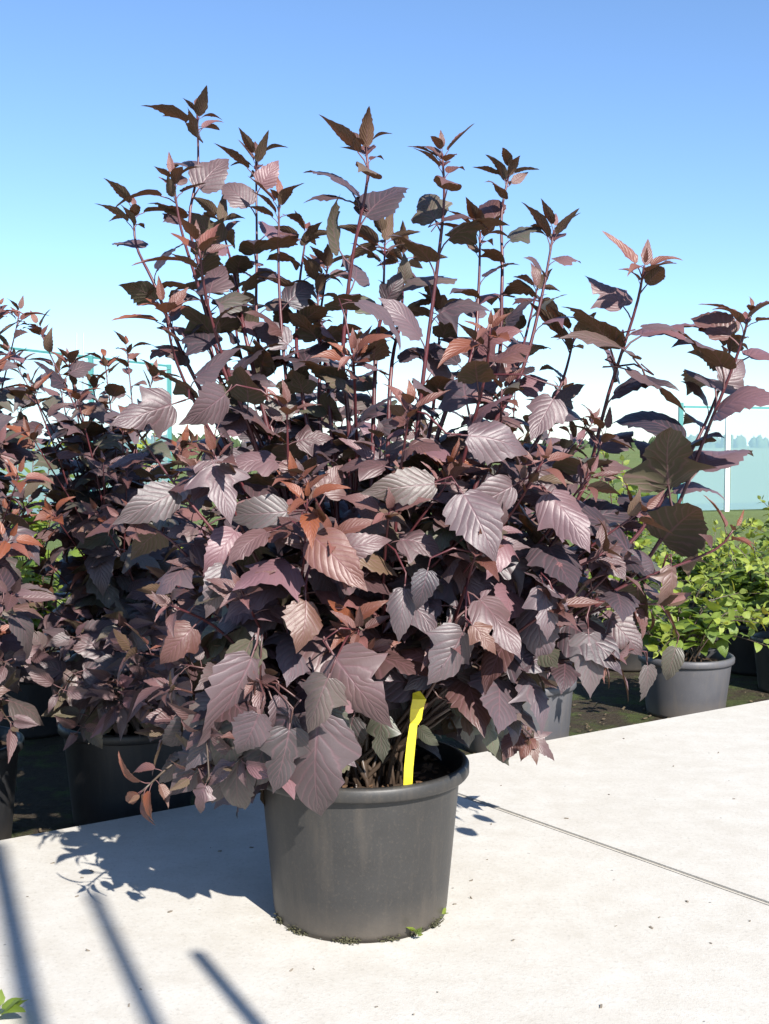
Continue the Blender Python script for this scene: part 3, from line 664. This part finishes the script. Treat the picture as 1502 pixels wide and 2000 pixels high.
for pl, root in PLANTS.items():
    ids = [i for i in range(len(INST)) if INST[i][0] == pl]
    ids.sort(key=lambda i: -seen[i])
    minpix = 3
    single = [i for i in ids[:300] if seen[i] >= minpix]; rest = [i for i in ids if i not in set(single)]
    counts[pl] = (len(ids), len(single))
    inv = Matrix.Translation(-root.location)
    for i in single:
        _, key, M, tint = INST[i]
        o = bpy.data.objects.new('leaf', LEAF[key]['mesh']); C.objects.link(o); o.parent = root; o.matrix_local = inv @ M; o.color = (*tint, 1)
    if rest:
        Vs, Us, Fs, Ts = [], [], [], []; off = 0
        for i in rest:
            _, key, M, tint = INST[i]; V, UV, Fc = LEAF[key]['hi' if pl == 'main' else 'lo']; m = np.array(M)
            Vs.append(V @ m[:3, :3].T + m[:3, 3]); Us.append(UV); Fs += [tuple(off + q for q in f) for f in Fc]; off += len(V)
            Ts.append(np.tile([*tint, 1.0], (len(V), 1)))
        me = bpy.data.meshes.new('foliage'); me.from_pydata(np.concatenate(Vs).tolist(), [], Fs); me.update()
        U = np.concatenate(Us); li = np.empty(len(me.loops), dtype=np.int32); me.loops.foreach_get('vertex_index', li)
        me.uv_layers.new(name='UVMap').data.foreach_set('uv', U[li].astype(np.float32).ravel())
        ca = me.color_attributes.new('tint', 'FLOAT_COLOR', 'POINT'); ca.data.foreach_set('color', np.concatenate(Ts).astype(np.float32).ravel())
        me.polygons.foreach_set('use_smooth', [True] * len(me.polygons))
        me.materials.append(M_GREEN if pl.startswith('g') else M_LEAF)
        o = bpy.data.objects.new('foliage', me); C.objects.link(o); o.parent = root; o.location = -root.location; o.color = (0, 0, 0, 1); o['kind'] = 'stuff'
    for sv, sf in STEMS[pl]: mesh_obj('stem', sv, sf, M_STEM, root, True)
print('LEAVES', counts)

# ------------------------------------------------------------------ bark chips on the soil, yellow tag, weeds
rr = random.Random(9)
def chips(name, n, place, size, m, parent=None):
    V, Fc = [], []
    for k in range(n):
        p = place(); s = size * rr.uniform(.5, 1.4); b = len(V)
        ax = Vector((rr.gauss(0, 1), rr.gauss(0, 1), rr.gauss(0, .35))).normalized(); ay = ax.cross(Vector((rr.gauss(0, .3), rr.gauss(0, .3), 1))).normalized(); az = ax.cross(ay)
        for sx, sy, sz_ in ((-1, -.4, -.2), (1, -.35, -.2), (.9, .4, -.2), (-.8, .35, -.2), (-.9, -.3, .2), (.8, -.4, .22), (1, .3, .2), (-.9, .4, .15)):
            V.append(p + ax * sx * s * rr.uniform(.8, 1.2) + ay * sy * s + az * sz_ * s)
        for f in ((0, 3, 2, 1), (4, 5, 6, 7), (0, 1, 5, 4), (1, 2, 6, 5), (2, 3, 7, 6), (3, 0, 4, 7)): Fc.append(tuple(b + q for q in f))
    o = mesh_obj(name, V, Fc, m, parent); o['kind'] = 'stuff'; return o
def soil_pt():
    a = rr.uniform(0, 6.28); q = .15 * math.sqrt(rr.random()); return Vector((POTC.x + q * math.cos(a), POTC.y + q * math.sin(a), SOILZ + .008 + rr.uniform(-.003, .006)))
chips('bark_mulch', 110, soil_pt, .007, M_CHIP, main)
def bed_pt():
    q = EA + ED * rr.uniform(-.3, 2.9) + EN * (.015 + abs(rr.gauss(0, .16))); return Vector((q.x, q.y, BZ + .006))
o = chips('debris', 700, bed_pt, .006, simple('dry_litter', (0.05, .036, .02), .95, (.14, .105, .06), 50)); tag(o, 'dry leaf and bark litter on the soil along the concrete edge', 'litter')
def ground_specks():
    px, py = rr.uniform(20, 1490), rr.uniform(1440, 1990); p = gp(px, py)
    if (p - EA).dot(EN) > -.03: p = p - EN * .3
    return p + Vector((0, 0, .001))
o = chips('grit', 46, ground_specks, .0032, simple('grit', (0.12, .10, .08), .9, (.2, .17, .13), 60)); tag(o, 'small dark bits of grit scattered on the concrete', 'grit')

def foot_pt():
    a = R(rr.choice((205, 222, 228, 262, 266, 290, 310, 326, 331)) + rr.gauss(0, 3.2)); q = .142 + abs(rr.gauss(0, .0035)); return Vector((POTC.x + q * math.cos(a), POTC.y + q * math.sin(a), .002 + max(0, rr.gauss(.002, .004))))
o = chips('moss', 260, foot_pt, .0026, simple('moss', (0.030, .034, .012), .95, (.085, .075, .04), 80)); tag(o, 'dark moss and spilt soil round the foot of the black pot', 'moss')
# yellow tag: narrow strip out of the soil with a wider, bent head
def ribbon(pts, widths, thick=.0012):
    V, Fc = [], []
    for i, (p, w) in enumerate(zip(pts, widths)):
        t = (pts[min(i + 1, len(pts) - 1)] - pts[max(0, i - 1)]).normalized(); view = Vector((.25, -1, .2)).normalized()
        sx = t.cross(view).normalized(); nn = sx.cross(t)
        for a, b in ((-1, -1), (1, -1), (1, 1), (-1, 1)): V.append(p + sx * w * a * .5 + nn * thick * b * .5)
    for i in range(len(pts) - 1):
        for q in range(4): q2 = (q + 1) % 4; Fc.append((i * 4 + q, i * 4 + q2, i * 4 + 4 + q2, i * 4 + 4 + q))
    Fc += [(3, 2, 1, 0), tuple(len(V) - 4 + q for q in range(4))]; return V, Fc
LY = POTC.y - .135
lab = empty('plant_label', at(797, 1532, LY)); tag(lab, 'bright yellow plastic strip label stuck in the soil of the black pot', 'plant label')
V, Fc = ribbon([at(796, 1545, LY), at(798, 1500, LY), at(803, 1450, LY), at(808, 1412, LY)], [.014, .0145, .014, .012]); mesh_obj('label_stem', V, Fc, M_YEL, lab)
V, Fc = ribbon([at(809, 1414, LY + .002), at(812, 1404, LY), at(814, 1385, LY - .004), at(819, 1366, LY - .003), at(813, 1352, LY + .004)], [.013, .019, .020, .022, .012]); mesh_obj('label_head', V, Fc, M_YEL, lab)
lab2 = empty('plant_label', at(780, 1350, LY + .06)); tag(lab2, 'dull yellow tag hanging in the leaf shade behind the bright strip', 'plant label')
V, Fc = ribbon([at(779, 1350, LY + .06), at(780, 1338, LY + .06), at(781, 1322, LY + .06)], [.030, .026, .020]); mesh_obj('tag_card', V, Fc, M_YEL, lab2)
V, Fc = [], []; tube(V, Fc, [at(781, 1323, LY + .06), at(786, 1300, LY + .07), at(790, 1270, LY + .08)], [.001] * 3, 5); mesh_obj('tie', V, Fc, M_STEM, lab2)

def weed(p, label, n, size, up=.6):
    w = empty('weed', p); tag(w, label, 'weed', None)
    for k in range(n):
        a = rr.uniform(0, 6.28); e = rr.uniform(.2, 1.1) * up; d = Vector((math.cos(a) * math.cos(e), math.sin(a) * math.cos(e), math.sin(e)))
        o = bpy.data.objects.new('leaf', LEAF[('green', k % 3)]['mesh']); C.objects.link(o); o.parent = w
        x = d.cross(Vector((0, 0, 1))).normalized(); z = x.cross(d); s = size * rr.uniform(.6, 1.2)
        M = Matrix(((x.x * s, d.x * s, z.x * s, 0), (x.y * s, d.y * s, z.y * s, 0), (x.z * s, d.z * s, z.z * s, 0), (0, 0, 0, 1))); M.translation = d * s * .3 + Vector((0, 0, .004 + .012 * rr.random())); o.matrix_local = M; o.color = (.3 * rr.random(), .2, rr.random(), 1)
weed(gp(815, 1832) + Vector((0, -.012, 0)), 'tiny bright green weed sprouting at the foot of the black pot', 9, .013, 1.2)
weed(gp(864, 1800), 'sprig of dark moss and weed at the black pot\'s shaded foot', 6, .011, 1.0)
weed(gp(572, 1808), 'thin weed clump against the sunlit foot of the black pot', 7, .012, 1.2)
weed(gp(-6, 1998), 'dark weed growing on the concrete by itself', 10, .03, .8)
for px, n, lab_ in ((40, 7, 'low weed at the concrete edge before the last purple shrub'), (95, 8, 'low weed at the concrete edge by the reddish shrub\'s pot'), (1120, 6, 'low weed at the concrete edge just past the first grey pot'),
                    (1180, 8, 'larger low weed at the concrete edge midway between the grey pots'), (1240, 7, 'low weed at the concrete edge just before the second grey pot'), (1450, 8, 'low weed at the concrete edge beyond the second grey pot')):
    q = row_pt(px, .05); weed(Vector((q.x, q.y, BZ)), lab_, n, .045, .8)
# ------------------------------------------------------------------ windbreak fence and masts far behind
M_NET = bpy.data.materials.new('blue_net'); M_NET.use_nodes = True; t = M_NET.node_tree; b = t.nodes['Principled BSDF']; b.inputs['Base Color'].default_value = (.45, .72, .82, 1); b.inputs['Roughness'].default_value = .7
tp = N(t, 'ShaderNodeBsdfTransparent'); tr = N(t, 'ShaderNodeBsdfTranslucent'); tr.inputs[0].default_value = (.5, .78, .9, 1)
m1 = N(t, 'ShaderNodeMixShader', ins={0: .5}); L(t, b.outputs[0], m1.inputs[1]); L(t, tr.outputs[0], m1.inputs[2])
m2 = N(t, 'ShaderNodeMixShader', ins={0: .45}); L(t, tp.outputs[0], m2.inputs[1]); L(t, m1.outputs[0], m2.inputs[2]); L(t, m2.outputs[0], t.nodes['Material Output'].inputs[0])
M_TEAL = simple('teal_paint', (.05, .20, .19), .5, (.07, .26, .25)); M_WHITE = simple('white_paint', (.72, .72, .70), .5, (.8, .8, .78)); M_GREY = simple('galvanised', (.35, .36, .37), .5)
def box_between(p, q, w, h):
    V = []; d = (q - p).normalized(); s = d.cross(Vector((0, 0, 1)))
    s = s.normalized() if s.length > .01 else Vector((1, 0, 0)); u = s.cross(d).normalized()
    for e in (p, q):
        for a, c in ((-1, -1), (1, -1), (1, 1), (-1, 1)): V.append(e + s * a * w / 2 + u * c * h / 2)
    return V, [(3, 2, 1, 0), (4, 5, 6, 7)] + [(i, (i + 1) % 4, 4 + (i + 1) % 4, 4 + i) for i in range(4)]
def fence(A, B, nseg, hgt, label, postm, railm, extra):
    f = empty('windbreak_fence', (A.x, A.y, BZ)); tag(f, label, 'fence', 'windbreak fences')
    for k in range(nseg + 1):
        p = A.lerp(B, k / nseg); V, Fc = box_between(Vector((p.x, p.y, BZ)), Vector((p.x, p.y, hgt + extra)), .055, .055); mesh_obj('post', V, Fc, postm if k else M_TEAL, f)
    for k in range(nseg):
        p, q = A.lerp(B, k / nseg), A.lerp(B, (k + 1) / nseg); d = (q - p).normalized(); p = p + d * .05; q = q - d * .05
        V, Fc = box_between(Vector((p.x, p.y, hgt)), Vector((q.x, q.y, hgt)), .02, .025); mesh_obj('rail', V, Fc, railm, f)
        n_ = Vector((-d.y, d.x, 0)) * .004; V = [Vector((p.x, p.y, BZ + .02)) - n_, Vector((q.x, q.y, BZ + .02)) - n_, Vector((q.x, q.y, hgt - .03)) - n_, Vector((p.x, p.y, hgt - .03)) - n_]
        mesh_obj('net', V, [(0, 1, 2, 3)], M_NET, f)
fA = at(-260, 655, 11.2); fB = at(330, 716, 16.0)
fence(Vector((fA.x, fA.y, 0)), Vector((fB.x, fB.y, 0)), 3, 1.84, 'pale blue net windbreak with teal rail beyond the reddish shrub', M_TEAL, M_TEAL, .02)
fA = at(1330, 795, 15.0); fB = at(1840, 800, 16.6)
fence(Vector((fA.x, fA.y, 0)), Vector((fB.x, fB.y, 0)), 6, 1.26, 'pale blue net windbreak on white posts beyond the green shrubs', M_WHITE, M_TEAL, .05)
for px in (150, 163):
    q = at(px, 860, 60); V, Fc = [], []; tube(V, Fc, [Vector((q.x, q.y, BZ)), Vector((q.x, q.y, 3)), at(px, 650, 60)], [.06, .05, .04], 8)
    o = mesh_obj('mast', V, Fc, M_GREY, None, True); tag(o, 'thin grey mast rising far behind the windbreak', 'mast', 'pair of masts')
# far belt of trees on the horizon
V, Fc = [], []; tr_ = random.Random(2)
for k in range(900):
    x = -500 + k * 1.2 + tr_.uniform(-2, 2); y = 420 + tr_.uniform(-25, 25); h = tr_.uniform(1.2, 3.2) + 2.0 * max(0, math.sin(k * .021) * math.sin(k * .0573)); b = len(V); nn = 7
    for j, (rr_, zz) in enumerate(((.9, 0), (1.15, .4), (.8, .8), (.15, 1.0))):
        for i in range(nn): a = 6.2832 * i / nn; s = h * .4 * rr_ * tr_.uniform(.5, 1.4); V.append(Vector((x + s * math.cos(a), y + s * math.sin(a), BZ + h * zz * tr_.uniform(.8, 1.15))))
    for j in range(3):
        for i in range(nn): i2 = (i + 1) % nn; Fc.append((b + j * nn + i, b + j * nn + i2, b + j * nn + nn + i2, b + j * nn + nn + i))
o = mesh_obj('treeline', V, Fc, simple('far_trees', (.03, .055, .02), .9, (.06, .09, .03), .3), None, True); tag(o, 'far dark belt of trees on the horizon', 'treeline', kind='stuff')

# ------------------------------------------------------------------ stakes standing beside the photographer, whose shadows cross the concrete
M_WOOD = simple('stake_wood', (.30, .20, .11), .8, (.38, .27, .16), 25)
ct = 1 / math.tan(SUN_EL)
for (a, b_, h, r, lab_) in (((385, 1862), (500, 2000), 1.55, .013, 'short wooden stake beside the path, its shadow ending in a round tip'), ((180, 1745), (300, 2000), 2.2, .014, 'middle wooden stake of the three beside the path'), ((-8, 1650), (66, 2000), 2.45, .019, 'stoutest wooden stake of the three beside the path')):
    p, q = gp(*a), gp(*b_); d = (q - p).normalized()
    while True:                                   # stand it far enough back along its shadow to be out of the picture
        T = p + SUN_H * h * ct + Vector((0, 0, h)); base = p + d * (h * ct)
        if all(v.y < .02 or abs(v.x / v.y * F) > 900 for v in (base.lerp(T, k / 10) for k in range(11))): break
        h += .05
    V, Fc = [], []; tube(V, Fc, [base + Vector((0, 0, -.0)), base.lerp(T, .5), T], [r * 1.05, r, r * .95], 12)
    o = mesh_obj('stake', V, Fc, M_WOOD, None, True); tag(o, lab_, 'stake', 'stakes beside the path')
